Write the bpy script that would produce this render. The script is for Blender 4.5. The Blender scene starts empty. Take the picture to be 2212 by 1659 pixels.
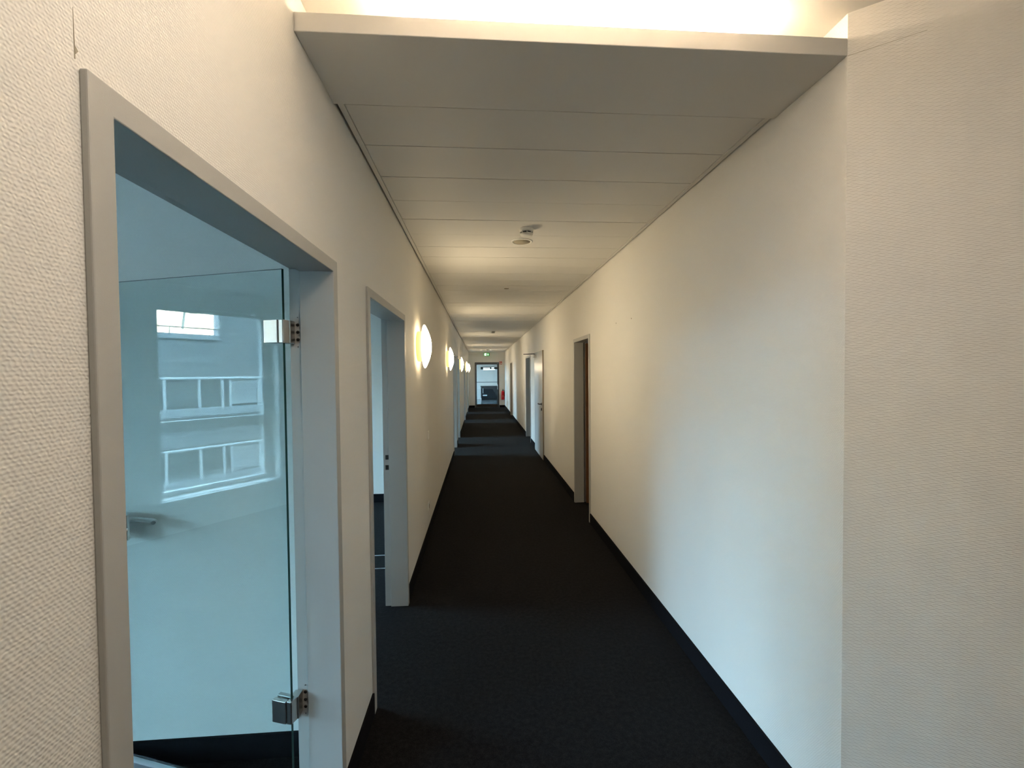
import bpy, bmesh, math, random
from mathutils import Vector, Matrix
random.seed(7)
S = bpy.context.scene
COL = S.collection

# ------------------------------------------------------------------ camera
W, H = 2212, 1659
CF, YAW, PIT, ROL = 954.34, 0.0722484, 0.0246764, -0.0091718
CAMZ = 1.64
_F = Vector((math.sin(YAW)*math.cos(PIT), math.cos(YAW)*math.cos(PIT), -math.sin(PIT)))
_R = Vector((math.cos(YAW), -math.sin(YAW), 0))
_U = _R.cross(_F)
_R2 = _R*math.cos(ROL) + _U*math.sin(ROL)
_U2 = _U*math.cos(ROL) - _R*math.sin(ROL)
cam_d = bpy.data.cameras.new('camera')
cam_d.sensor_fit = 'HORIZONTAL'; cam_d.sensor_width = 36.0
cam_d.lens = CF/W*36.0
cam_d.clip_start = 0.02; cam_d.clip_end = 300
cam = bpy.data.objects.new('camera', cam_d); COL.objects.link(cam)
m3 = Matrix((_R2, _U2, -_F)).transposed()
cam.matrix_world = Matrix.Translation((0, 0, CAMZ)) @ m3.to_4x4()
S.camera = cam

# ------------------------------------------------------------------ light
SKY = (0.47, 0.75, 1.0)
SKY_S = 47.0
SUN_E = 165.0
SCONCE_L = 57.0
TUBE_L = 130.0
FILL_L = 11.5
w = bpy.data.worlds.new('sky'); S.world = w; w.use_nodes = True
wb = w.node_tree.nodes['Background']
wb.inputs[0].default_value = (*SKY, 1); wb.inputs[1].default_value = SKY_S
sun_d = bpy.data.lights.new('sun', 'SUN'); sun_d.energy = SUN_E; sun_d.angle = 0.009
sun_d.color = (1.0, 0.93, 0.80)
sun = bpy.data.objects.new('sun', sun_d); COL.objects.link(sun)
sun.location = (20, -5, 20)
sun.rotation_euler = Vector((-0.885, 0.08, -0.455)).to_track_quat('-Z', 'Y').to_euler()

S.view_settings.view_transform = 'Standard'; S.view_settings.look = 'None'
S.view_settings.exposure = 0.0; S.view_settings.gamma = 1.0
S.view_settings.use_curve_mapping = False
cy = S.cycles
cy.max_bounces = 9; cy.diffuse_bounces = 5; cy.glossy_bounces = 4
cy.transmission_bounces = 8; cy.transparent_max_bounces = 24
cy.caustics_reflective = False; cy.caustics_refractive = False
cy.sample_clamp_indirect = 60.0
cy.use_light_tree = True
cy.use_adaptive_sampling = True; cy.adaptive_threshold = 0.06; cy.adaptive_min_samples = 20
try:
    cy.use_denoising = True
    cy.denoiser = 'OPENIMAGEDENOISE'
except Exception:
    pass

# ------------------------------------------------------------------ materials
MAT = {}
def _new(name):
    m = bpy.data.materials.new(name); m.use_nodes = True
    nt = m.node_tree; b = nt.nodes['Principled BSDF']
    MAT[name] = m
    return m, nt, b
def N(nt, t, **kw):
    n = nt.nodes.new(t)
    for k, v in kw.items(): setattr(n, k, v)
    return n
def mth(nt, op, a, b=None, c=None):
    n = nt.nodes.new('ShaderNodeMath'); n.operation = op
    for i, v in enumerate((a, b, c)):
        if v is None: continue
        if isinstance(v, (int, float)): n.inputs[i].default_value = v
        else: nt.links.new(v, n.inputs[i])
    return n.outputs[0]
def plain(name, col, rough=0.5, metal=0.0, spec=0.5, noise=0.0, nscale=8.0, bump=0.0, bscale=200.0):
    m, nt, b = _new(name)
    b.inputs['Base Color'].default_value = (*col, 1)
    b.inputs['Roughness'].default_value = rough
    b.inputs['Metallic'].default_value = metal
    b.inputs['Specular IOR Level'].default_value = spec
    tc = N(nt, 'ShaderNodeTexCoord')
    if noise:
        nz = N(nt, 'ShaderNodeTexNoise'); nz.inputs['Scale'].default_value = nscale; nz.inputs['Detail'].default_value = 4
        nt.links.new(tc.outputs['Object'], nz.inputs['Vector'])
        mx = N(nt, 'ShaderNodeMix', data_type='RGBA')
        mx.inputs[6].default_value = (*[c*(1-noise) for c in col], 1)
        mx.inputs[7].default_value = (*[min(1, c*(1+noise)) for c in col], 1)
        nt.links.new(nz.outputs['Fac'], mx.inputs[0]); nt.links.new(mx.outputs[2], b.inputs['Base Color'])
    if bump:
        n2 = N(nt, 'ShaderNodeTexNoise'); n2.inputs['Scale'].default_value = bscale
        nt.links.new(tc.outputs['Object'], n2.inputs['Vector'])
        bp = N(nt, 'ShaderNodeBump'); bp.inputs['Distance'].default_value = bump; bp.inputs['Strength'].default_value = 1
        nt.links.new(n2.outputs['Fac'], bp.inputs['Height']); nt.links.new(bp.outputs[0], b.inputs['Normal'])
    return m
def emit(name, col, strength):
    m, nt, b = _new(name)
    b.inputs['Base Color'].default_value = (*[min(1, c) for c in col], 1)
    b.inputs['Emission Color'].default_value = (*col, 1)
    b.inputs['Emission Strength'].default_value = strength
    return m

def wallpaper(name, col):
    """painted glass-fibre wallpaper: woven little bumps in rows"""
    m, nt, b = _new(name)
    b.inputs['Roughness'].default_value = 0.62
    b.inputs['Specular IOR Level'].default_value = 0.3
    tc = N(nt, 'ShaderNodeTexCoord'); sp = N(nt, 'ShaderNodeSeparateXYZ')
    nt.links.new(tc.outputs['Object'], sp.inputs[0])
    nz = N(nt, 'ShaderNodeTexNoise'); nz.inputs['Scale'].default_value = 90; nz.inputs['Detail'].default_value = 1.5
    nt.links.new(tc.outputs['Object'], nz.inputs['Vector'])
    u = mth(nt, 'ADD', sp.outputs[0], sp.outputs[1])
    wob = mth(nt, 'MULTIPLY', nz.outputs['Fac'], 5.0)
    zz = mth(nt, 'MULTIPLY_ADD', sp.outputs[2], 2*math.pi/0.0055, wob)
    uu = mth(nt, 'MULTIPLY_ADD', u, 2*math.pi/0.0072, wob)
    rows = mth(nt, 'SINE', zz)
    chk = mth(nt, 'MULTIPLY', mth(nt, 'SINE', mth(nt, 'MULTIPLY', zz, 0.5)), mth(nt, 'SINE', uu))
    hgt = mth(nt, 'MULTIPLY_ADD', rows, 0.45, mth(nt, 'MULTIPLY', chk, 0.7))
    hgt = mth(nt, 'MULTIPLY_ADD', nz.outputs['Fac'], 1.6, hgt)
    bp = N(nt, 'ShaderNodeBump'); bp.inputs['Distance'].default_value = 0.00045; bp.inputs['Strength'].default_value = 0.62
    nt.links.new(hgt, bp.inputs['Height']); nt.links.new(bp.outputs[0], b.inputs['Normal'])
    n2 = N(nt, 'ShaderNodeTexNoise'); n2.inputs['Scale'].default_value = 1.7; n2.inputs['Detail'].default_value = 2
    nt.links.new(tc.outputs['Object'], n2.inputs['Vector'])
    mx = N(nt, 'ShaderNodeMix', data_type='RGBA')
    mx.inputs[6].default_value = (*[c*0.97 for c in col], 1); mx.inputs[7].default_value = (*[min(1, c*1.03) for c in col], 1)
    nt.links.new(n2.outputs['Fac'], mx.inputs[0]); nt.links.new(mx.outputs[2], b.inputs['Base Color'])
    return m

def carpet(name, c0, c1):
    m, nt, b = _new(name)
    b.inputs['Roughness'].default_value = 0.95; b.inputs['Specular IOR Level'].default_value = 0.1
    b.inputs['Sheen Weight'].default_value = 0.022; b.inputs['Sheen Roughness'].default_value = 0.6
    tc = N(nt, 'ShaderNodeTexCoord')
    n1 = N(nt, 'ShaderNodeTexNoise'); n1.inputs['Scale'].default_value = 260; n1.inputs['Detail'].default_value = 3
    n2 = N(nt, 'ShaderNodeTexNoise'); n2.inputs['Scale'].default_value = 42; n2.inputs['Detail'].default_value = 5; n2.inputs['Roughness'].default_value = 0.75
    for n in (n1, n2): nt.links.new(tc.outputs['Object'], n.inputs['Vector'])
    f = mth(nt, 'MULTIPLY', n1.outputs['Fac'], n2.outputs['Fac'])
    rp = N(nt, 'ShaderNodeValToRGB')
    rp.color_ramp.elements[0].position = 0.18; rp.color_ramp.elements[0].color = (*c0, 1)
    rp.color_ramp.elements[1].position = 0.42; rp.color_ramp.elements[1].color = (*c1, 1)
    nt.links.new(f, rp.inputs[0]); nt.links.new(rp.outputs[0], b.inputs['Base Color'])
    bp = N(nt, 'ShaderNodeBump'); bp.inputs['Distance'].default_value = 0.003; bp.inputs['Strength'].default_value = 0.7
    nt.links.new(f, bp.inputs['Height']); nt.links.new(bp.outputs[0], b.inputs['Normal'])
    return m

def pane_glass(name, tint, f0=0.045):
    """flat architectural pane: clear transmission plus Fresnel mirror"""
    m = bpy.data.materials.new(name); m.use_nodes = True; MAT[name] = m
    nt = m.node_tree; nt.nodes.clear()
    out = N(nt, 'ShaderNodeOutputMaterial'); mix = N(nt, 'ShaderNodeMixShader')
    tr = N(nt, 'ShaderNodeBsdfTransparent'); tr.inputs[0].default_value = (*tint, 1)
    gl = N(nt, 'ShaderNodeBsdfGlossy'); gl.inputs['Roughness'].default_value = 0.0
    lw = N(nt, 'ShaderNodeLayerWeight'); lw.inputs[0].default_value = 0.5
    p5 = mth(nt, 'POWER', lw.outputs['Facing'], 5.0)
    fr = mth(nt, 'MULTIPLY_ADD', p5, 1-f0, f0)
    nt.links.new(fr, mix.inputs[0]); nt.links.new(tr.outputs[0], mix.inputs[1]); nt.links.new(gl.outputs[0], mix.inputs[2])
    nt.links.new(mix.outputs[0], out.inputs[0])
    return m

wallpaper('wall_paint', (0.80, 0.78, 0.735))
plain('smooth_white', (0.80, 0.785, 0.75), 0.6, noise=0.02, nscale=2)
plain('ceiling_panel', (0.69, 0.675, 0.645), 0.55, noise=0.02, nscale=1.5)
plain('ceiling_void', (0.05, 0.048, 0.045), 0.9, noise=0.1)
plain('frame_grey', (0.46, 0.455, 0.435), 0.42, noise=0.02, nscale=5, bump=0.0001, bscale=500)
plain('baseboard_dark', (0.0055, 0.0055, 0.0075), 0.9, spec=0.12, noise=0.2, nscale=60, bump=0.0006, bscale=300)
carpet('carpet', (0.0019, 0.0017, 0.0018), (0.018, 0.0160, 0.0165))
plain('brushed_steel', (0.62, 0.60, 0.57), 0.28, metal=1.0, noise=0.06, nscale=40)
plain('dark_steel', (0.10, 0.10, 0.105), 0.4, metal=0.6, noise=0.1, nscale=30)
plain('black_plastic', (0.012, 0.012, 0.012), 0.5, noise=0.1)
plain('white_plastic', (0.78, 0.77, 0.73), 0.4, noise=0.02)
plain('ivory_plastic', (0.72, 0.66, 0.34), 0.5, noise=0.03)
plain('grille_tan', (0.36, 0.32, 0.24), 0.6, noise=0.12, nscale=300)
plain('door_white', (0.66, 0.655, 0.635), 0.25, noise=0.02, nscale=3)
plain('door_edge_brown', (0.17, 0.12, 0.06), 0.6, noise=0.15, nscale=30)
plain('brown_wood', (0.17, 0.075, 0.032), 0.45, noise=0.35, nscale=14)
plain('dark_door_frame', (0.028, 0.023, 0.018), 0.4, noise=0.1)
plain('sign_red', (0.52, 0.07, 0.025), 0.5, noise=0.03)
plain('extinguisher_red', (0.55, 0.012, 0.018), 0.25, noise=0.03)
plain('sign_white', (0.85, 0.84, 0.80), 0.5, noise=0.01)
emit('sign_green_lit', (0.02, 0.24, 0.04), 0.7)
emit('sign_white_lit', (0.75, 1.0, 0.68), 2.6)
pane_glass('door_glass', (0.92, 0.965, 0.965), 0.05)
pane_glass('window_glass', (0.93, 0.97, 0.97))
plain('glass_edge', (0.006, 0.055, 0.050), 0.15, noise=0.1)
plain('window_frame', (0.62, 0.63, 0.62), 0.4, noise=0.02)
plain('cladding_grey', (0.15, 0.158, 0.165), 0.55, noise=0.06, nscale=1.5)
plain('fascia_grey', (0.30, 0.31, 0.32), 0.6, noise=0.05)
plain('rail_white', (0.62, 0.63, 0.62), 0.4, noise=0.02)
plain('rail_dark', (0.10, 0.095, 0.085), 0.5, noise=0.05)
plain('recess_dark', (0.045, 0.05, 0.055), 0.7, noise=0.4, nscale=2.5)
plain('cream_render', (0.78, 0.73, 0.60), 0.8, noise=0.03)
plain('cream_window', (0.60, 0.55, 0.42), 0.6, noise=0.05)
plain('concrete', (0.30, 0.30, 0.29), 0.85, noise=0.1)
plain('ground_dark', (0.06, 0.065, 0.06), 0.9, noise=0.2)
plain('wing_grey', (0.13, 0.135, 0.14), 0.7, noise=0.1)
plain('tile_floor', (0.22, 0.23, 0.25), 0.10, noise=0.1, nscale=3)
plain('hall_wall', (0.68, 0.60, 0.55), 0.6, noise=0.02)
plain('counter_dark', (0.018, 0.020, 0.024), 0.45, noise=0.2, nscale=6)
plain('alu_strip', (0.45, 0.46, 0.48), 0.35, metal=0.8, noise=0.05)
emit('sconce_opal', (1.0, 0.80, 0.51), SCONCE_L)
_nt = MAT['sconce_opal'].node_tree; _tc = N(_nt, 'ShaderNodeTexCoord'); _sp = N(_nt, 'ShaderNodeSeparateXYZ')
_nt.links.new(_tc.outputs['Object'], _sp.inputs[0])
_r2 = mth(_nt, 'ADD', mth(_nt, 'MULTIPLY', _sp.outputs[1], _sp.outputs[1]), mth(_nt, 'MULTIPLY', _sp.outputs[2], _sp.outputs[2]))
_g = mth(_nt, 'EXPONENT', mth(_nt, 'MULTIPLY', _r2, -1.0/(0.105**2)))
_front = mth(_nt, 'GREATER_THAN', _sp.outputs[0], 0.0535)
_st = mth(_nt, 'MULTIPLY_ADD', mth(_nt, 'MULTIPLY', _g, _front), SCONCE_L*2.2, SCONCE_L*0.085)
_nt.links.new(_st, _nt.nodes['Principled BSDF'].inputs['Emission Strength'])
emit('tube_opal', (1.0, 0.80, 0.58), TUBE_L)
emit('fill_opal', (1.0, 0.875, 0.73), FILL_L)
emit('hall_lamp', (0.9, 0.97, 1.0), 3.0)

# ------------------------------------------------------------------ mesh helpers
def box(bm, x0, x1, y0, y1, z0, z1, mi=0):
    xs, ys, zs = sorted((x0, x1)), sorted((y0, y1)), sorted((z0, z1))
    v = [bm.verts.new((x, y, z)) for x in xs for y in ys for z in zs]
    for f in ((0,1,3,2), (4,6,7,5), (0,4,5,1), (2,3,7,6), (0,2,6,4), (1,5,7,3)):
        fc = bm.faces.new([v[i] for i in f]); fc.material_index = mi
def prism(bm, pts, z0, z1, mi=0):
    a = [bm.verts.new((x, y, z0)) for x, y in pts]; b = [bm.verts.new((x, y, z1)) for x, y in pts]
    n = len(pts)
    for i in range(n):
        bm.faces.new((a[i], a[(i+1) % n], b[(i+1) % n], b[i])).material_index = mi
    bm.faces.new(a[::-1]).material_index = mi; bm.faces.new(b).material_index = mi
def tube(bm, pts, r, seg=10, mi=0, cap=True):
    pts = [Vector(p) for p in pts]; rings = []
    for i, p in enumerate(pts):
        d = (pts[min(i+1, len(pts)-1)] - pts[max(i-1, 0)]).normalized()
        a = d.cross(Vector((0, 0, 1)));
        if a.length < 1e-4: a = d.cross(Vector((1, 0, 0)))
        a.normalize(); b = d.cross(a)
        rings.append([bm.verts.new(p + (a*math.cos(t) + b*math.sin(t))*r) for t in [2*math.pi*k/seg for k in range(seg)]])
    for q in range(len(rings)-1):
        for k in range(seg):
            f = bm.faces.new((rings[q][k], rings[q][(k+1) % seg], rings[q+1][(k+1) % seg], rings[q+1][k]))
            f.material_index = mi; f.smooth = True
    if cap:
        bm.faces.new(rings[0][::-1]).material_index = mi; bm.faces.new(rings[-1]).material_index = mi
def lathe(bm, prof, seg=40, axis='Z', mi=0, smooth=True):
    """prof: list of (radius, height) along the axis; closed on r=0"""
    def pt(r, t, hh):
        a, b = r*math.cos(t), r*math.sin(t)
        return {'Z': (a, b, hh), 'X': (hh, a, b), 'Y': (a, hh, b)}[axis]
    rings = []
    for r, hh in prof:
        if r < 1e-6: rings.append([bm.verts.new(pt(0, 0, hh))])
        else: rings.append([bm.verts.new(pt(r, 2*math.pi*k/seg, hh)) for k in range(seg)])
    for A, B in zip(rings, rings[1:]):
        for k in range(seg):
            k2 = (k+1) % seg
            if len(A) == 1 and len(B) == 1: continue
            if len(A) == 1: vs = (A[0], B[k], B[k2])
            elif len(B) == 1: vs = (A[k], A[k2], B[0])
            else: vs = (A[k], A[k2], B[k2], B[k])
            f = bm.faces.new(vs); f.material_index = mi; f.smooth = smooth
def poly(bm, pts, n=(0, -1, 0), t=0.002, mi=0):
    """flat polygon (list of 3D points) thickened by t along n"""
    n = Vector(n)*t
    a = [bm.verts.new(Vector(p)) for p in pts]; b = [bm.verts.new(Vector(p)+n) for p in pts]
    k = len(pts)
    bm.faces.new(a).material_index = mi; bm.faces.new(b[::-1]).material_index = mi
    for i in range(k): bm.faces.new((a[i], b[i], b[(i+1) % k], a[(i+1) % k])).material_index = mi
def obj(name, bm, mats, parent=None, bevel=0.0, loc=None):
    bmesh.ops.recalc_face_normals(bm, faces=bm.faces)
    me = bpy.data.meshes.new(name); bm.to_mesh(me); bm.free()
    for mm in ([mats] if isinstance(mats, str) else mats): me.materials.append(MAT[mm])
    o = bpy.data.objects.new(name, me); COL.objects.link(o)
    if loc: o.location = loc
    if parent: o.parent = parent
    if bevel:
        bv = o.modifiers.new('bevel', 'BEVEL'); bv.width = bevel; bv.segments = 2; bv.limit_method = 'ANGLE'
    return o
def boxes(name, lst, mat, parent=None, bevel=0.0):
    bm = bmesh.new()
    for b in lst: box(bm, *b)
    return obj(name, bm, mat, parent, bevel)
def empty(name, loc=(0, 0, 0)):
    o = bpy.data.objects.new(name, None); o.empty_display_size = 0.1; COL.objects.link(o); o.location = loc
    return o
def thing(o, label, cat, group=None):
    o['label'] = label; o['category'] = cat
    if group: o['group'] = group
    return o
def struct(o, label=None):
    o['kind'] = 'structure'
    if label: o['label'] = label
    return o
def copy_tree(o, loc, parent=None):
    c = o.copy(); COL.objects.link(c); c.parent = parent
    if parent is None: c.location = loc
    for ch in o.children: copy_tree(ch, None, c)
    return c

# ------------------------------------------------------------------ key dimensions
AL, AR = 0.5325, 1.187          # corridor wall planes x=-AL, x=+AR
WT = 0.14                       # wall thickness
END = 21.26
HC = 2.657                      # panel ceiling
HF = 2.781                      # foyer ceiling
B0, B1, BZ, BT = 1.36, 1.712, 2.647, 0.056   # cove shelf
ZI = 2.012                      # clear door height
BACK = -3.6
XF = -4.80                      # window plane of the left rooms
HR = 2.60                       # ceiling of the left rooms
ANG = (0.801, -0.598)
L_OPEN = [(0.686, 1.642), (2.177, 3.132), (8.86, 9.83), (10.37, 11.36), (14.66, 15.66), (17.92, 18.86)]
R_OPEN = [(4.738, 5.462), (8.20, 9.33), (10.33, 11.33), (16.17, 17.15)]

def wall_boxes(xa, xb, y0, y1, z1, opens, ztop):
    out = []; y = y0
    for a, b in opens:
        out.append((xa, xb, y, a-0.03, 0, z1)); out.append((xa, xb, a-0.03, b+0.03, ztop, z1)); y = b+0.03
    out.append((xa, xb, y, y1, 0, z1))
    return out

# ------------------------------------------------------------------ setting: floor, walls, ceilings
struct(boxes('floor', [(-4.98, 3.9, BACK-0.2, END+0.1, -0.25, 0)], 'carpet'), 'black flecked carpet running down the corridor and into the rooms')
wl = struct(boxes('wall_left', wall_boxes(-AL-WT, -AL, BACK, END, 2.95, L_OPEN, ZI+0.03), 'wall_paint'), 'cream woven wallpaper wall with the row of lamps')
wr = struct(boxes('wall_right', wall_boxes(AR, AR+WT, B0, END, 2.95, R_OPEN, ZI+0.03), 'wall_paint'), 'cream corridor wall without lamps')
# angled foyer wall on the right
ax, ay = AR, B0
ex, ey = AR+ANG[0]*3.0, B0+ANG[1]*3.0
nx, ny = -ANG[1]*0.14, ANG[0]*0.14
bm = bmesh.new(); prism(bm, [(ax, ay), (ex, ey), (ex+nx, ey+ny), (ax+nx*1.0, ay+ny*1.0)], 0, 2.95)
wa = struct(obj('wall_angled', bm, 'wall_paint'), 'angled wall turning away at the corridor mouth')
struct(boxes('wall_foyer', [(ex, ex+0.14, BACK, ey+0.2, 0, 2.95)], 'wall_paint'))
struct(boxes('wall_back', [(-4.98, ex+0.14, BACK-0.14, BACK, 0, 2.95)], 'wall_paint'))
# end wall with opening for the glazed door
EX0, EX1, EZ = -0.24, 0.915, 2.165
struct(boxes('wall_end', [(-4.98, EX0, END, END+0.12, 0, 3.4), (EX1, 4.2, END, END+0.12, 0, 3.4), (EX0, EX1, END, END+0.12, EZ, 3.4)], 'wall_paint'),
       'cream wall closing the corridor around the glazed door')
# partitions of the left rooms
for k, y in enumerate((1.935, 5.75, 10.05, 13.4, 16.9)):
    struct(boxes('wall_partition', [(XF+0.18, -AL-WT, y, y+0.1, 0, 2.95)], 'wall_paint'))
    struct(boxes('baseboard_partition', [(XF+0.18, -AL-WT, y-0.012, y, 0, 0.105), (XF+0.18, -AL-WT, y+0.1, y+0.112, 0, 0.105)], 'baseboard_dark'))
struct(boxes('ceiling_rooms', [(XF, -AL-WT, BACK, END, HR, 2.95)], 'smooth_white'))
# right hand service rooms, closed and dark
struct(boxes('wall_service', [(2.7, 2.84, 2.2, END, 0, 2.95), (AR+WT, 2.7, 2.2, 2.3, 0, 2.95)] +
             [(AR+WT, 2.7, y, y+0.1, 0, 2.95) for y in (5.9, 9.8, 12.2, 15.6, 17.9)], 'wall_paint'))
struct(boxes('ceiling_service', [(AR+WT, 2.84, 1.6, END, 2.6, 2.95)], 'smooth_white'))
struct(boxes('ceiling_foyer', [(-AL, ex+0.14, BACK, B1+0.08, HF, 2.95)], 'smooth_white'), 'white foyer ceiling above the light cove')
struct(boxes('ceiling_bulkhead', [(-AL, AR, B0, B1, BZ, BZ+BT), (-AL, AR, B1-0.02, B1, BZ+BT, HF)], 'ceiling_panel', bevel=0.002),
       'white shelf of the light cove across the corridor mouth')

# panel ceiling of the corridor: one part per metal panel
cl = struct(boxes('ceiling', [(-AL, AR, B1+0.02, END, HC+0.03, 2.95)], 'ceiling_void'), 'corridor ceiling of wide crosswise metal panels')
P0, PITCH = B1, 0.3135
npan = int(math.ceil((END-P0)/PITCH))
bm = bmesh.new(); box(bm, -AL+0.036, AR-0.036, 0.0022, PITCH-0.0022, 0, 0.022)
pan = obj('panel', bm, 'ceiling_panel', cl)
pan.location = (0, P0+0.016, HC); pan.scale = (1, (PITCH-0.016)/PITCH, 1)
for k in range(1, npan):
    c = pan.copy(); COL.objects.link(c); c.parent = cl; c.scale = (1, 1, 1); c.location = (0, P0+k*PITCH, HC + random.uniform(-0.0008, 0.0008))
    if P0+(k+1)*PITCH > END: c.scale = (1, (END-P0-k*PITCH)/PITCH, 1)
struct(boxes('trim_1', [(-AL+0.012, -AL+0.034, B1, END, HC-0.004, HC+0.02)], 'ceiling_panel'), 'metal edge strip beside the lamp wall ceiling joint')
struct(boxes('trim_2', [(AR-0.034, AR-0.012, B1, END, HC-0.004, HC+0.02)], 'ceiling_panel'), 'metal edge strip beside the plain wall ceiling joint')

# baseboards
def base_runs(y0, y1, opens, tw=0.043):
    out = []; y = y0
    for a, b in opens:
        if a-tw > y: out.append((y, a-tw))
        y = b+tw
    out.append((y, y1)); return out
BH = 0.105
struct(boxes('baseboard_left', [(-AL, -AL+0.010, a, b, 0, BH) for a, b in base_runs(BACK, END, L_OPEN)], 'baseboard_dark'))
struct(boxes('baseboard_right', [(AR-0.012, AR, a, b, 0, BH) for a, b in base_runs(B0-0.01, END, R_OPEN)], 'baseboard_dark'))
struct(boxes('baseboard_end', [(-AL, EX0-0.01, END-0.012, END, 0, BH), (EX1+0.01, AR, END-0.012, END, 0, BH)], 'baseboard_dark'))
bm = bmesh.new(); o1 = (ANG[1]*0.012, -ANG[0]*0.012)
prism(bm, [(ax, ay), (ex, ey), (ex+o1[0], ey+o1[1]), (ax+o1[0], ay+o1[1])], 0, BH)
struct(obj('baseboard_angled', bm, 'baseboard_dark'))

# small wear: opened wallpaper seams and old screw holes
bm = bmesh.new()
poly(bm, [(-AL+0.0002, 0.6370, 2.063), (-AL+0.0002, 0.6385, 2.063), (-AL+0.0002, 0.6372, 2.13), (-AL+0.0002, 0.6368, 2.10)], (1, 0, 0), 0.0004)
poly(bm, [(-AL+0.0002, 0.6372, 2.082), (-AL+0.0002, 0.643, 2.076), (-AL+0.0002, 0.639, 2.070)], (1, 0, 0), 0.0004)
obj('crack', bm, 'grille_tan', wl)
bm = bmesh.new()
c0 = Vector((ax, ay, 2.646)); dv = Vector((ANG[0], ANG[1], 0)); nv = Vector((ANG[1], -ANG[0], 0))
poly(bm, [c0+nv*0.0002, c0+dv*0.19+nv*0.0002+Vector((0, 0, 0.003)), c0+dv*0.19+nv*0.0002+Vector((0, 0, 0.0036)), c0+nv*0.0002+Vector((0, 0, 0.0012))], nv, 0.0004)
obj('crack', bm, 'grille_tan', wa)
for (yy, zz) in ((3.78, 2.066), (3.392, 2.059)):
    bm = bmesh.new(); lathe(bm, [(0, -0.001), (0.005, -0.001), (0.005, 0.001), (0, 0.001)], 12, 'X')
    obj('screw_hole', bm, 'door_edge_brown', wr, loc=(AR, yy, zz))

# ------------------------------------------------------------------ door frames
TW = 0.043
def frame(root, side, y0, y1, z1=ZI, mat='frame_grey', rebate=0.012):
    a = AL if side < 0 else AR
    def X(s): return side*(a+s)
    def part(name, fn):
        bm = bmesh.new(); fn(bm); return obj(name, bm, mat, root, bevel=0.0022)
    prof = [(-0.011, TW), (-0.011, 0), (0.110, 0), (0.110, rebate), (WT+0.011, rebate), (WT+0.011, TW), (WT, TW), (WT, 0.030), (0, 0.030), (0, TW)]
    def sweep(bm):
        rings = [[bm.verts.new((X(q), y, z)) for y, z in ((y0-t, 0), (y0-t, z1+t), (y1+t, z1+t), (y1+t, 0))] for q, t in prof]
        n = len(prof)
        for i in range(n):
            A, B = rings[i], rings[(i+1) % n]
            for k in range(3): bm.faces.new((A[k], A[k+1], B[k+1], B[k]))
        bm.faces.new([r_[0] for r_ in rings]); bm.faces.new([r_[3] for r_ in rings][::-1])
    part('frame', sweep)

DL = ['grey steel door frame beside the camera holding an open glass door',
      'grey steel frame of the open doorway just before the first lamp',
      'third doorway on the lamp wall, behind the second lamp',
      'fourth doorway on the lamp wall, just before the third lamp',
      'fifth doorway on the lamp wall, just before the fourth lamp',
      'farthest doorway on the lamp wall, just before the fifth lamp']
LD = []
for k, (a, b) in enumerate(L_OPEN):
    r = struct(empty('door_%d' % (k+1), (-AL, 0, 0)), DL[k]); r.location = (0, 0, 0)
    frame(r, -1, a, b); LD.append(r)
DR = ['narrow doorway with a brown wooden leaf inside', 'closed white door with a closer on the plain wall',
      'dark open doorway next to the closed white door', 'farthest dark doorway on the plain wall']
RD = []
for k, (a, b) in enumerate(R_OPEN):
    r = struct(empty('door_%d' % (k+7)), DR[k]); RD.append(r)
    frame(r, 1, a, b)

# glass leaf of door_1, standing open into the room
GU = Vector((-0.948, 0.319, 0)).normalized(); GN = Vector((GU.y, -GU.x, 0))   # GN faces the camera side
if GN.y > 0: GN = -GN
G0 = Vector((-0.685, 1.600, 0)); GL = 0.905; GT = 0.010
def gp(u, n, z): return G0 + GU*u + GN*n + Vector((0, 0, z))
bm = bmesh.new()
def gbox(bm, u0, u1, n0, n1, z0, z1, mi=0):
    vs = [bm.verts.new(gp(u, n, z)) for u in (u0, u1) for n in (n0, n1) for z in (z0, z1)]
    fs = []
    for f in ((0,1,3,2), (4,6,7,5), (0,4,5,1), (2,3,7,6), (0,2,6,4), (1,5,7,3)):
        fc = bm.faces.new([vs[i] for i in f]); fc.material_index = mi; fs.append(fc)
    return fs
fs = gbox(bm, 0, GL, -GT, 0, 0.012, 2.011)
for i in (0, 1, 4, 5): fs[i].material_index = 1
leaf = obj('glass_leaf', bm, ['door_glass', 'glass_edge'], LD[0]); leaf['label'] = 'clear greenish frameless glass door leaf'
for z in (1.793, 0.443):
    bm = bmesh.new()
    gbox(bm, 0.010, 0.066, 0.0, 0.016, z-0.040, z+0.040)        # clamp plate, camera side
    gbox(bm, 0.010, 0.066, -GT-0.016, -GT, z-0.040, z+0.040)    # clamp plate, far side
    gbox(bm, -0.012, 0.009, -GT-0.010, 0.010, z-0.040, z+0.040) # barrel block
    gbox(bm, -0.010, 0.006, 0.010, 0.0125, z-0.040, z+0.040)
    box(bm, -0.664, -0.690, 1.612, 1.652, z-0.040, z+0.040)     # leaf fixed to the frame
    box(bm, -0.672, -0.682, 1.606, 1.613, z-0.019, z+0.019)
    obj('hinge', bm, 'brushed_steel', leaf, bevel=0.003)
bm = bmesh.new()
gbox(bm, 0.0, GL, -GT-0.006, 0.006, 0.008, 0.100)
obj('bottom_rail', bm, 'alu_strip', leaf, bevel=0.001)
bm = bmesh.new()
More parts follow.
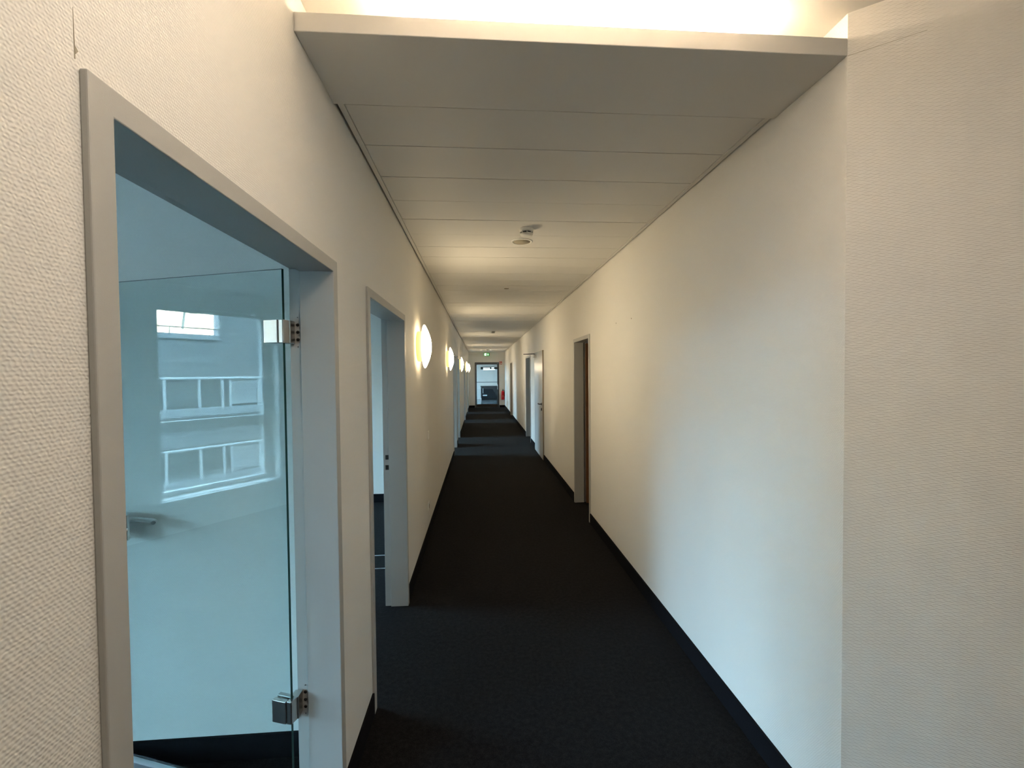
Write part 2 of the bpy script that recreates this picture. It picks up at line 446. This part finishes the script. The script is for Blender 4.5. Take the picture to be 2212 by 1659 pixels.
for sn, n0 in ((1, 0.0), (-1, -GT)):
    q = lambda u, n, z: gp(u, n0+sn*n, z)
    gbox(bm, GL-0.135, GL-0.035, *sorted((n0, n0+sn*0.010)), 0.985, 1.085)
    tube(bm, [q(GL-0.085, 0.0, 1.052), q(GL-0.085, 0.042, 1.052), q(GL-0.092, 0.052, 1.052), q(GL-0.105, 0.055, 1.052), q(GL-0.195, 0.055, 1.052), q(GL-0.210, 0.052, 1.051), q(GL-0.216, 0.042, 1.050)], 0.0095, 12)
obj('handle', bm, 'brushed_steel', leaf, bevel=0.0015)
for z in (1.821, 1.795, 1.768, 0.471, 0.443, 0.417):
    bm = bmesh.new(); lathe(bm, [(0, -0.0015), (0.0056, -0.0015), (0.0056, 0.0008), (0, 0.0008)], 14, 'Y')
    obj('screw_hole', bm, 'black_plastic', LD[0], loc=(-0.655, 1.642+0.012, z))
for z in (1.848, 1.742, 0.497, 0.391):
    bm = bmesh.new(); lathe(bm, [(0, -0.0015), (0.002, -0.0015), (0.002, 0.0008), (0, 0.0008)], 10, 'Y')
    obj('screw_hole', bm, 'dark_steel', LD[0], loc=(-0.655, 1.642+0.012, z))
# strike plates of door_2
for z0, z1 in ((1.041, 1.073), (0.969, 1.002)):
    boxes('strike_plate', [(-0.646, -0.668, 3.1425, 3.1445, z0, z1)], 'black_plastic', LD[1])

# brown wooden leaf inside door_7
lf = boxes('leaf', [(AR+0.125, AR+0.125+0.70, 5.40, 5.442, 0.008, 2.0)], 'brown_wood', RD[0], bevel=0.002); lf['label'] = 'brown wooden leaf folded into the room'
boxes('seal', [(AR+0.1085, AR+0.1115, 5.458, 5.462, 0, 2.01)], 'black_plastic', RD[0])

# closed white leaf of door_8 with closer and lever
bm = bmesh.new(); box(bm, AR-0.027, AR+0.02, 8.160, 9.372, 0.006, 2.062)
for f in bm.faces:
    if abs(f.normal.y) > 0.5 or True:
        pass
lf = obj('leaf', bm, ['door_white', 'door_edge_brown'], RD[1], bevel=0.0015); lf['label'] = 'smooth white painted leaf'
for pgn in lf.data.polygons:
    if pgn.center.y < 8.17: pgn.material_index = 1
bm = bmesh.new()
box(bm, AR-0.030, AR-0.085, 9.02, 9.26, 1.955, 2.015)
tube(bm, [(AR-0.06, 9.10, 2.015), (AR-0.06, 9.10, 2.03), (AR-0.27, 9.22, 2.032), (AR-0.02, 9.36, 2.045)], 0.008, 8, mi=1)
obj('door_closer', bm, ['brushed_steel', 'black_plastic'], lf, bevel=0.004)
bm = bmesh.new()
lathe(bm, [(0, 0), (0.026, 0), (0.026, -0.008), (0, -0.008)], 16, 'X')
tube(bm, [(0, 0, 0), (-0.05, 0, 0), (-0.058, 0.012, 0), (-0.058, 0.125, 0), (-0.045, 0.135, 0)], 0.0105, 10)
obj('handle', bm, 'black_plastic', lf, loc=(AR-0.028, 8.27, 1.05))
bm = bmesh.new()
lathe(bm, [(0, 0), (0.026, 0), (0.026, -0.008), (0, -0.008)], 16, 'X'); box(bm, -0.018, 0, -0.008, 0.008, -0.03, 0.014)
obj('lock', bm, 'black_plastic', lf, loc=(AR-0.028, 8.27, 0.955))

# ------------------------------------------------------------------ facade wall and windows of the left rooms
WIN = [(-3.05, -1.0), (-0.56, 0.66), (3.1, 4.6), (7.9, 9.8), (10.35, 12.2), (14.4, 15.9), (17.7, 19.0)]
Z0W, Z1W = 0.36, 2.37
wf = [];  y = BACK-0.14
for a, b in WIN:
    wf += [(XF-0.18, XF+0.18, y, a, -0.3, 2.95), (XF-0.18, XF+0.18, a, b, -0.3, Z0W), (XF-0.18, XF+0.18, a, b, Z1W, 2.95)]; y = b
wf.append((XF-0.18, XF+0.18, y, END+0.12, -0.3, 2.95))
struct(boxes('wall_facade', wf, 'smooth_white'))
for k, (a, b) in enumerate(WIN):
    r = struct(empty('window_%d' % (k+1)), 'two-light window with a low transom, facade of left room %s' % 'one, back window|one, front window|two|three|four|five|six'.split('|')[k])
    side = 0.115 if k == 1 else 0.06
    fm = boxes('window_frame', [(XF-0.035, XF+0.035, a, a+side, Z0W, Z1W), (XF-0.035, XF+0.035, b-0.03, b, Z0W, Z1W),
                 (XF-0.035, XF+0.035, a+side, b-0.03, Z0W, Z0W+0.05), (XF-0.035, XF+0.035, a+side, b-0.03, Z1W-0.03, Z1W)], 'window_frame', r, bevel=0.004)
    boxes('transom', [(XF-0.035, XF+0.035, a+side, b-0.03, 1.035, 1.155)], 'window_frame', r, bevel=0.004)
    for z0, z1 in ((Z0W+0.05, 1.035), (1.155, Z1W-0.03)):
        boxes('pane', [(XF-0.006, XF+0.006, a+side, b-0.03, z0, z1)], 'window_glass', r)
    boxes('sill', [(XF+0.03, XF+0.24, a-0.06, b+0.06, Z0W-0.05, Z0W-0.005)], 'window_frame', r, bevel=0.004)
    pd = bpy.data.lights.new('sky_portal', 'AREA'); pd.shape = 'RECTANGLE'; pd.size = b-a; pd.size_y = Z1W-Z0W
    pd.cycles.is_portal = True
    po = bpy.data.objects.new('sky_portal', pd); COL.objects.link(po)
    po.location = (XF-0.17, (a+b)/2, (Z0W+Z1W)/2); po.rotation_euler = Vector((1, 0, 0)).to_track_quat('-Z', 'Z').to_euler()

# unseen block above, added to cast the shade into the courtyard
struct(boxes('upper_shade_block', [(-4.98, 4.2, -34, 34, 2.95, 12.2)], 'concrete'))
struct(boxes('wall_facade_near', [(-4.98, -4.62, -34, BACK-0.14, -7, 2.95)], 'smooth_white'))
struct(boxes('ground', [(-400, 200, -300, 300, -7.2, -7)], 'ground_dark'))
struct(boxes('lower_storeys', [(-4.98, 4.2, -34, 34, -7, -0.3)], 'concrete'))

# floor trunking strips in the second room
tr = struct(boxes('trim_3', [(-3.2, -0.72, 3.755, 3.768, 0, 0.003), (-3.2, -0.72, 4.030, 4.043, 0, 0.003)], 'alu_strip'), 'two thin metal floor trunking strips in the second room')

# ------------------------------------------------------------------ wall lamps
def sconce(first):
    r = empty('wall_lamp')
    bm = bmesh.new(); lathe(bm, [(0, 0), (0.127, 0), (0.130, 0.004), (0.130, 0.040), (0.124, 0.046), (0, 0.046)], 48, 'X')
    obj('base', bm, 'ivory_plastic', r)['label'] = 'pale yellow drum base'
    prof = [(0, 0.047), (0.150, 0.047), (0.178, 0.050), (0.187, 0.055), (0.188, 0.059), (0.184, 0.064)]
    for t in range(1, 11):
        a = t/10; prof.append((0.184*(1-a), 0.064 + 0.050*(1-(1-a)**2)))
    prof[-1] = (0, 0.114)
    bm = bmesh.new(); lathe(bm, prof, 56, 'X')
    obj('shade', bm, 'sconce_opal', r)['label'] = 'glowing opal glass dish'
    return r
LAMPS = [(3.885, 'nearest glowing opal dish lamp on the cream wall, after the second doorway'),
         (7.20, 'second nearest glowing opal dish lamp on the cream wall'),
         (11.53, 'third glowing opal dish lamp from the camera, after the fourth doorway'),
         (15.90, 'fourth glowing opal dish lamp from the camera, after the fifth doorway'),
         (19.15, 'farthest glowing opal dish lamp, closest to the end wall')]
L0 = sconce(True); L0.location = (-AL, LAMPS[0][0], 1.878)
ls = [L0] + [copy_tree(L0, (-AL, y, 1.878)) for y, _ in LAMPS[1:]]
for o, (y, lb) in zip(ls, LAMPS): thing(o, lb, 'wall lamp', 'dish lamps along the corridor wall')

# cove tube lying on the shelf
t = empty('fluorescent_tube', (0.34, B0+0.13, BZ+BT))
thing(t, 'warm fluorescent tube lying in the ceiling cove above the corridor mouth', 'tube lamp')
bm = bmesh.new(); tube(bm, [(-0.56, 0, 0.034), (0.56, 0, 0.034)], 0.013, 14)
obj('tube', bm, 'tube_opal', t)
bm = bmesh.new(); box(bm, -0.60, 0.60, -0.018, 0.018, 0, 0.016); box(bm, -0.60, -0.565, -0.016, 0.016, 0.01, 0.050); box(bm, 0.565, 0.60, -0.016, 0.016, 0.01, 0.050)
obj('holder', bm, 'white_plastic', t, bevel=0.002)

# unseen opal dish lamps added as foyer fill light, over and behind the camera
def dish():
    r = empty('foyer_fill_lamp')
    bm = bmesh.new(); lathe(bm, [(0, 0), (0.22, 0), (0.22, -0.035), (0, -0.035)], 48); obj('base', bm, 'white_plastic', r)
    prof = [(0, -0.036), (0.29, -0.036), (0.31, -0.042), (0.315, -0.050)]
    for k in range(1, 11):
        q = k/10; prof.append((0.31*(1-q), -0.052-0.055*(1-(1-q)**2)))
    bm = bmesh.new(); lathe(bm, prof, 56); obj('shade', bm, 'fill_opal', r)
    return r
c0_ = dish(); c0_.location = (0.25, 0.52, HF)
c1_ = copy_tree(c0_, (1.5, -1.9, HF))
thing(c0_, 'unseen round opal lamp added to brighten the foyer, right above the camera', 'ceiling lamp', 'added foyer fill lamps')
thing(c1_, 'unseen round opal lamp added to brighten the foyer, deep behind the camera', 'ceiling lamp', 'added foyer fill lamps')

# ------------------------------------------------------------------ ceiling and wall fittings
def detector():
    r = empty('smoke_detector')
    bm = bmesh.new(); lathe(bm, [(0, 0), (0.048, 0), (0.050, -0.004), (0.049, -0.022), (0.044, -0.026), (0, -0.026)], 32)
    obj('base', bm, 'white_plastic', r)
    bm = bmesh.new(); lathe(bm, [(0.036, -0.026), (0.040, -0.028), (0.040, -0.034), (0.036, -0.036)], 32)
    obj('inlet_slot', bm, 'black_plastic', r)
    bm = bmesh.new(); lathe(bm, [(0, -0.036), (0.046, -0.036), (0.047, -0.040), (0.040, -0.050), (0.022, -0.056), (0, -0.057)], 32)
    for k in range(8):
        a = k*math.pi/4
        tube(bm, [(0.043*math.cos(a), 0.043*math.sin(a), -0.024), (0.043*math.cos(a), 0.043*math.sin(a), -0.038)], 0.004, 6)
    obj('cap', bm, 'white_plastic', r)
    return r
d0 = detector(); d0.location = (0.338, 3.125, HC)
d1 = copy_tree(d0, (0.325, 10.70, HC)); d2 = copy_tree(d0, (0.333, 18.9, HC))
thing(d0, 'white smoke detector on the ceiling just before the round speaker', 'smoke detector', 'ceiling smoke detectors')
thing(d1, 'small smoke detector halfway down the corridor ceiling', 'smoke detector', 'ceiling smoke detectors')
thing(d2, 'farthest tiny smoke detector, above the green exit sign', 'smoke detector', 'ceiling smoke detectors')
s = empty('ceiling_speaker', (0.335, 3.428, HC))
thing(s, 'round recessed ceiling speaker with a tan grille beside the smoke detector', 'speaker')
bm = bmesh.new(); lathe(bm, [(0.066, 0.0), (0.084, 0.0), (0.084, -0.003), (0.080, -0.006), (0.070, -0.007), (0.066, -0.004), (0.066, 0.0)], 40)
obj('rim', bm, 'white_plastic', s)
bm = bmesh.new(); lathe(bm, [(0, -0.001), (0.066, -0.001), (0.066, -0.003), (0, -0.0045)], 40)
obj('grille', bm, 'grille_tan', s)
q = empty('ceiling_sensor', (0.329, 5.32, HC)); thing(q, 'tiny flat sensor disc in the ceiling after the speaker', 'sensor')
bm = bmesh.new(); lathe(bm, [(0, 0), (0.030, 0), (0.028, -0.006), (0, -0.007)], 24); obj('disc', bm, 'grille_tan', q)

sw = empty('light_switch', (-AL, 4.50, 1.02)); thing(sw, 'small white rocker light switch below the nearest lamp', 'light switch')
boxes('plate', [(0, 0.010, -0.041, 0.041, -0.041, 0.041)], 'white_plastic', sw, bevel=0.003)
boxes('rocker', [(0.010, 0.014, -0.030, 0.030, -0.030, 0.030)], 'white_plastic', sw, bevel=0.002)
so = empty('power_socket', (-AL, 4.455, 0.315)); thing(so, 'small white power socket low on the wall under the light switch', 'socket')
boxes('plate', [(0, 0.010, -0.041, 0.041, -0.041, 0.041)], 'white_plastic', so, bevel=0.003)
bm = bmesh.new(); lathe(bm, [(0.024, 0.012), (0.022, 0.012), (0.021, 0.0105), (0, 0.0105)], 24, 'X'); obj('well', bm, 'grille_tan', so)

# emergency exit sign hanging before the end wall
sg = empty('exit_sign', (0.325, 20.98, 2.53)); thing(sg, 'small lit green emergency exit sign with running figure and down arrow', 'exit sign')
boxes('housing', [(-0.137, 0.137, 0.0, 0.022, -0.068, 0.070)], 'sign_green_lit', sg, bevel=0.002)
bm = bmesh.new()
Y = -0.0015
poly(bm, [(-0.100, Y, -0.050), (-0.008, Y, -0.050), (-0.008, Y, 0.052), (-0.100, Y, 0.052)], (0, 1, 0), 0.0015)
obj('door_symbol', bm, 'sign_white_lit', sg)
bm = bmesh.new(); Y = -0.0030
def disc(bm, cx, cz, r, y, n=14): poly(bm, [(cx+r*math.cos(2*math.pi*k/n), y, cz+r*math.sin(2*math.pi*k/n)) for k in range(n)], (0, 1, 0), 0.0012)
disc(bm, -0.044, 0.034, 0.010, Y)
poly(bm, [(-0.062, Y, 0.018), (-0.044, Y, 0.024), (-0.040, Y, 0.012), (-0.052, Y, -0.012), (-0.066, Y, -0.008)], (0, 1, 0), 0.0012)
poly(bm, [(-0.066, Y, -0.006), (-0.054, Y, -0.012), (-0.076, Y, -0.044), (-0.090, Y, -0.044)], (0, 1, 0), 0.0012)
poly(bm, [(-0.054, Y, -0.004), (-0.048, Y, -0.014), (-0.026, Y, -0.026), (-0.026, Y, -0.044), (-0.034, Y, -0.044), (-0.036, Y, -0.028), (-0.056, Y, -0.016)], (0, 1, 0), 0.0012)
poly(bm, [(-0.044, Y, 0.022), (-0.040, Y, 0.014), (-0.020, Y, 0.010), (-0.020, Y, 0.017)], (0, 1, 0), 0.0012)
poly(bm, [(-0.062, Y, 0.018), (-0.066, Y, 0.010), (-0.086, Y, 0.000), (-0.088, Y, 0.007)], (0, 1, 0), 0.0012)
obj('running_figure', bm, 'sign_green_lit', sg)
bm = bmesh.new(); Y = -0.0015
poly(bm, [(0.056, Y, 0.048), (0.074, Y, 0.048), (0.074, Y, 0.000), (0.098, Y, 0.000), (0.065, Y, -0.050), (0.032, Y, 0.000), (0.056, Y, 0.000)], (0, 1, 0), 0.0015)
obj('arrow', bm, 'sign_white_lit', sg)
for xx in (-0.10, 0.10):
    bm = bmesh.new(); tube(bm, [(xx, 0.011, 0.068), (xx, 0.011, HC-2.53+0.002)], 0.004, 8); obj('hanger', bm, 'brushed_steel', sg)

# fire extinguisher sign
fs_ = empty('fire_sign', (1.000, END-0.004, 2.133)); thing(fs_, 'small red square sign with white extinguisher symbol beside the glazed door', 'sign')
boxes('plate', [(-0.068, 0.068, 0, 0.003, -0.068, 0.068)], 'sign_red', fs_)
bm = bmesh.new(); Y = -0.0012
poly(bm, [(-0.040, Y, -0.054), (-0.012, Y, -0.054), (-0.012, Y, 0.020), (-0.018, Y, 0.030), (-0.034, Y, 0.030), (-0.040, Y, 0.020)], (0, 1, 0), 0.0012)
poly(bm, [(-0.034, Y, 0.034), (-0.018, Y, 0.034), (-0.008, Y, 0.050), (-0.038, Y, 0.050)], (0, 1, 0), 0.0012)
poly(bm, [(0.006, Y, -0.040), (0.046, Y, -0.040), (0.052, Y, -0.012), (0.040, Y, 0.010), (0.034, Y, -0.006), (0.026, Y, 0.026), (0.014, Y, -0.002), (0.006, Y, -0.012)], (0, 1, 0), 0.0012)
obj('symbol', bm, 'sign_white', fs_)

# fire extinguisher on its bracket
fe = empty('fire_extinguisher', (1.085, END-0.105, 0.37)); thing(fe, 'red fire extinguisher hanging in the corner beside the glazed door', 'fire extinguisher')
bm = bmesh.new(); lathe(bm, [(0, 0), (0.066, 0), (0.074, 0.010), (0.075, 0.03), (0.075, 0.34), (0.070, 0.375), (0.050, 0.405), (0.028, 0.42), (0.024, 0.44), (0, 0.44)], 28)
obj('body', bm, 'extinguisher_red', fe)
bm = bmesh.new(); lathe(bm, [(0, 0.44), (0.022, 0.44), (0.022, 0.475), (0, 0.475)], 16)
box(bm, -0.012, 0.012, -0.10, 0.02, 0.475, 0.487); box(bm, -0.012, 0.012, -0.11, 0.0, 0.502, 0.512)
obj('valve', bm, 'black_plastic', fe)
bm = bmesh.new(); tube(bm, [(0.02, 0, 0.455), (0.065, -0.01, 0.45), (0.085, -0.02, 0.40), (0.086, -0.02, 0.16)], 0.010, 8)
obj('hose', bm, 'black_plastic', fe)
bm = bmesh.new(); poly(bm, [(0.0752*math.sin(a), -0.0752*math.cos(a), 0.14) for a in (-0.35, -0.18, 0, 0.18, 0.35)] + [(0.0752*math.sin(a), -0.0752*math.cos(a), 0.22) for a in (0.35, 0.18, 0, -0.18, -0.35)], (0, -1, 0), 0.0008)
obj('label_patch', bm, 'sign_red', fe)
boxes('bracket', [(-0.02, 0.02, 0.07, 0.105, 0.28, 0.42)], 'dark_steel', fe)

# ------------------------------------------------------------------ glazed end door
ed = struct(empty('door_11'), 'glazed dark framed door closing the corridor')
fr = 0.085
boxes('door_frame', [(EX0, EX0+0.045, END-0.02, END+0.09, 0, EZ), (EX1-0.045, EX1, END-0.02, END+0.09, 0, EZ), (EX0+0.045, EX1-0.045, END-0.02, END+0.09, EZ-0.045, EZ)], 'dark_door_frame', ed, bevel=0.003)
lf = boxes('leaf', [(EX0+0.05, EX0+fr, END, END+0.06, 0.01, EZ-0.05), (EX1-fr, EX1-0.05, END, END+0.06, 0.01, EZ-0.05),
                    (EX0+fr, EX1-fr, END, END+0.06, 0.01, 0.155), (EX0+fr, EX1-fr, END, END+0.06, EZ-0.098, EZ-0.05)], 'dark_door_frame', ed, bevel=0.003)
boxes('pane', [(EX0+fr, EX1-fr, END+0.025, END+0.033, 0.155, EZ-0.098)], 'window_glass', lf)
boxes('push_bar', [(EX0+fr, EX1-fr, END-0.012, END+0.012, 1.205, 1.232)], 'dark_steel', lf)
boxes('handle', [(EX1-0.085, EX1-0.060, END-0.014, END, 0.865, 1.10)], 'brushed_steel', lf, bevel=0.003)

# hall behind it
HY0, HY1 = END+0.12, 28.4
struct(boxes('floor_hall', [(-3.2, 4.2, HY0-0.12, HY1, -0.25, -0.001)], 'tile_floor'), 'shiny grey floor of the hall behind the glazed door')
struct(boxes('wall_hall', [(-3.2, 4.2, HY1, HY1+0.1, 0, 3.4), (4.1, 4.2, HY0, HY1, 0, 3.4),
                           (-3.2, -3.1, HY0, HY0+0.6, 0, 3.4), (-3.2, -3.1, HY1-0.5, HY1, 0, 3.4), (-3.2, -3.1, HY0, HY1, 0, 1.0), (-3.2, -3.1, HY0, HY1, 2.5, 3.4)], 'hall_wall'))
struct(boxes('ceiling_hall', [(-3.2, 4.2, HY0, HY1, 3.2, 3.4)], 'hall_wall'))
wn = struct(empty('window_8'), 'tall side window of the hall')
for k in range(4):
    ya = HY0+0.6 + k*(HY1-0.5-HY0-0.6)/4
    boxes('window_frame', [(-3.19, -3.11, ya-0.03, ya+0.03, 1.0, 2.5)], 'window_frame', wn)
boxes('pane', [(-3.152, -3.146, HY0+0.6, HY1-0.5, 1.0, 2.5)], 'window_glass', wn)
pd = bpy.data.lights.new('sky_portal', 'AREA'); pd.shape = 'RECTANGLE'; pd.size = HY1-HY0-1.1; pd.size_y = 1.5; pd.cycles.is_portal = True
po = bpy.data.objects.new('sky_portal', pd); COL.objects.link(po)
po.location = (-3.25, (HY0+HY1+0.1)/2, 1.75); po.rotation_euler = Vector((1, 0, 0)).to_track_quat('-Z', 'Z').to_euler()
ct = empty('reception_counter', (0.62, 27.0, 0)); thing(ct, 'dark counter standing in the hall behind the glazed door', 'counter')
boxes('body', [(-0.57, 1.6, 0, 0.55, 0.12, 0.83)], 'counter_dark', ct, bevel=0.005)
boxes('worktop', [(-0.60, 1.63, -0.04, 0.60, 0.83, 0.87)], 'dark_steel', ct, bevel=0.004)
boxes('plinth', [(-0.54, 1.57, 0.04, 0.52, 0, 0.12)], 'black_plastic', ct)
boxes('notice', [(-0.46, -0.43, -0.004, 0, 0.42, 0.72)], 'sign_white', ct)
boxes('notice', [(-0.46, -0.20, -0.004, 0, 0.26, 0.33)], 'sign_white', ct)
pl = empty('pendant_luminaire', (0.75, 26.6, 1.93)); thing(pl, 'long dark pendant luminaire with white tubes hanging in the hall', 'pendant lamp')
boxes('housing', [(-0.70, 0.9, -0.05, 0.05, 0.055, 0.09), (-0.70, -0.55, -0.05, 0.05, -0.05, 0.055), (-0.15, -0.05, -0.05, 0.05, -0.05, 0.055), (0.10, 0.9, -0.05, 0.05, -0.05, 0.055)], 'counter_dark', pl, bevel=0.003)
for x0, x1, z0, z1 in ((-0.55, -0.15, 0.005, 0.045), (-0.05, 0.10, 0.005, 0.055), (-0.55, 0.15, -0.085, -0.052)):
    boxes('tube', [(x0, x1, -0.03, 0.03, z0, z1)], 'hall_lamp', pl, bevel=0.006)
for xx in (-0.6, 0.8):
    bm = bmesh.new(); tube(bm, [(xx, 0, 0.09), (xx, 0, 3.2-1.93)], 0.003, 6); obj('wire', bm, 'dark_steel', pl)

# ------------------------------------------------------------------ courtyard seen mirrored in the glass leaf
XO = -16.0
ob = empty('opposite_building', (XO, -5, -7)); thing(ob, 'grey clad building across the courtyard, mirrored in the glass door', 'building')
ob.location = (0, 0, 0)
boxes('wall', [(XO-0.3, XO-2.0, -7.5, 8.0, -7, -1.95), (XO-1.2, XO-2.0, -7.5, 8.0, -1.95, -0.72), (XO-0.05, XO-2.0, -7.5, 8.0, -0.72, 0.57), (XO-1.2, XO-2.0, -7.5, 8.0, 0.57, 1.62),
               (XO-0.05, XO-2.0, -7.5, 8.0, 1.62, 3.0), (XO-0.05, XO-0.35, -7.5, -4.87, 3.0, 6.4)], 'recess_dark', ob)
for z0, z1 in ((-1.98, -1.76), (0.30, 0.57)):
    boxes('fascia', [(XO+0.20, XO-1.3, -7.5, 8.0, z0, z1)], 'fascia_grey', ob, bevel=0.01)
for z in (-0.70, -0.36, -0.02):
    boxes('board', [(XO, XO-0.05, -7.5, 8.0, z, z+0.325)], 'cladding_grey', ob)
for k in range(12):
    z = 1.60 + k*0.40; top = z+0.388
    if top < 3.02: boxes('board', [(XO, XO-0.05, -7.5, 8.0, z, top)], 'cladding_grey', ob)
    else: boxes('board', [(XO, XO-0.05, -7.5, -4.87, z, top)], 'cladding_grey', ob)
boxes('parapet', [(XO+0.05, XO-0.4, -4.87, 8.0, 2.86, 3.02)], 'fascia_grey', ob)
boxes('side_wall', [(XO, XO-0.36, -4.87, -4.84, 3.0, 6.4)], 'fascia_grey', ob)
def balustrade(zb):
    x = XO+0.13
    bm = bmesh.new(); tube(bm, [(x, -7.4, zb+0.99), (x, 2.9, zb+0.99)], 0.045, 10)
    r = obj('handrail', bm, 'rail_white', ob); r['label'] = 'white tubular balcony handrail'
    for yy in [0.81+0.96*k for k in range(-4, 7)] + [-0.86]:
        bm = bmesh.new(); box(bm, x-0.025, x+0.025, yy-4.035, yy-3.965, zb, zb+0.96); obj('post', bm, 'rail_white', r)
    for k in range(-4, 6):
        y0 = 0.81+0.96*k+0.06-4.0; boxes('glass_panel', [(x-0.006, x+0.006, y0, y0+0.84, zb+0.08, zb+0.88)], 'window_glass' if y0 > -5.4 else 'fascia_grey', r)
balustrade(0.57); balustrade(-1.76)
bm = bmesh.new(); tube(bm, [(XO-0.1, -4.85, 3.24), (XO-0.1, 2.9, 3.24)], 0.018, 6); pr = obj('roof_rail', bm, 'rail_dark', ob); pr['label'] = 'thin dark roof rail'
for k in range(7):
    bm = bmesh.new(); tube(bm, [(XO-0.1, -4.6+1.15*k, 3.02), (XO-0.1, -4.6+1.15*k, 3.24)], 0.015, 6); obj('post', bm, 'rail_dark', pr)
cb = empty('sunlit_building', (0, 0, 0)); thing(cb, 'sunlit cream building rising behind the grey one, mirrored in the glass door', 'building')
boxes('wall', [(-26, -30, -12, 4, -7, 5.4)], 'cream_render', cb)
bm = bmesh.new(); box(bm, -26.0, -25.985, 0, 0.92, 0, 0.62); wnd = obj('window', bm, 'cream_window', cb); wnd.location = (0, -11.2, 4.05)
for i in range(13):
    for j in range(2):
        if i == j == 0: continue
        c = wnd.copy(); COL.objects.link(c); c.parent = cb; c.location = (0, -11.2+i*1.15, 4.05+j*0.80)
for k in range(4):
    bm = bmesh.new(); tube(bm, [(-25.9, -7.6+k*2.1, 4.98), (-24.6, -7.6+k*2.1, 4.80)], 0.06, 6); obj('awning_arm', bm, 'rail_dark', cb)

# unseen low wings added to block the low sky left and right of it
cw = empty('sky_block_wing'); thing(cw, 'unseen low grey wing added to block the low sky towards the street', 'building')
boxes('wall', [(-18, -24, -36, -9.5, -7, 4.0)], 'wing_grey', cw)
boxes('roof_edge', [(-17.9, -24.1, -36, -9.5, 4.0, 4.2)], 'fascia_grey', cw)
c2 = empty('sky_block_wing'); thing(c2, 'unseen low grey wing added to block the low sky towards the far hall', 'building')
boxes('wall', [(-18.2, -24, 9, 36, -7, 1.2)], 'wing_grey', c2)
boxes('roof_edge', [(-18.1, -24.1, 9, 36, 1.2, 1.4)], 'fascia_grey', c2)
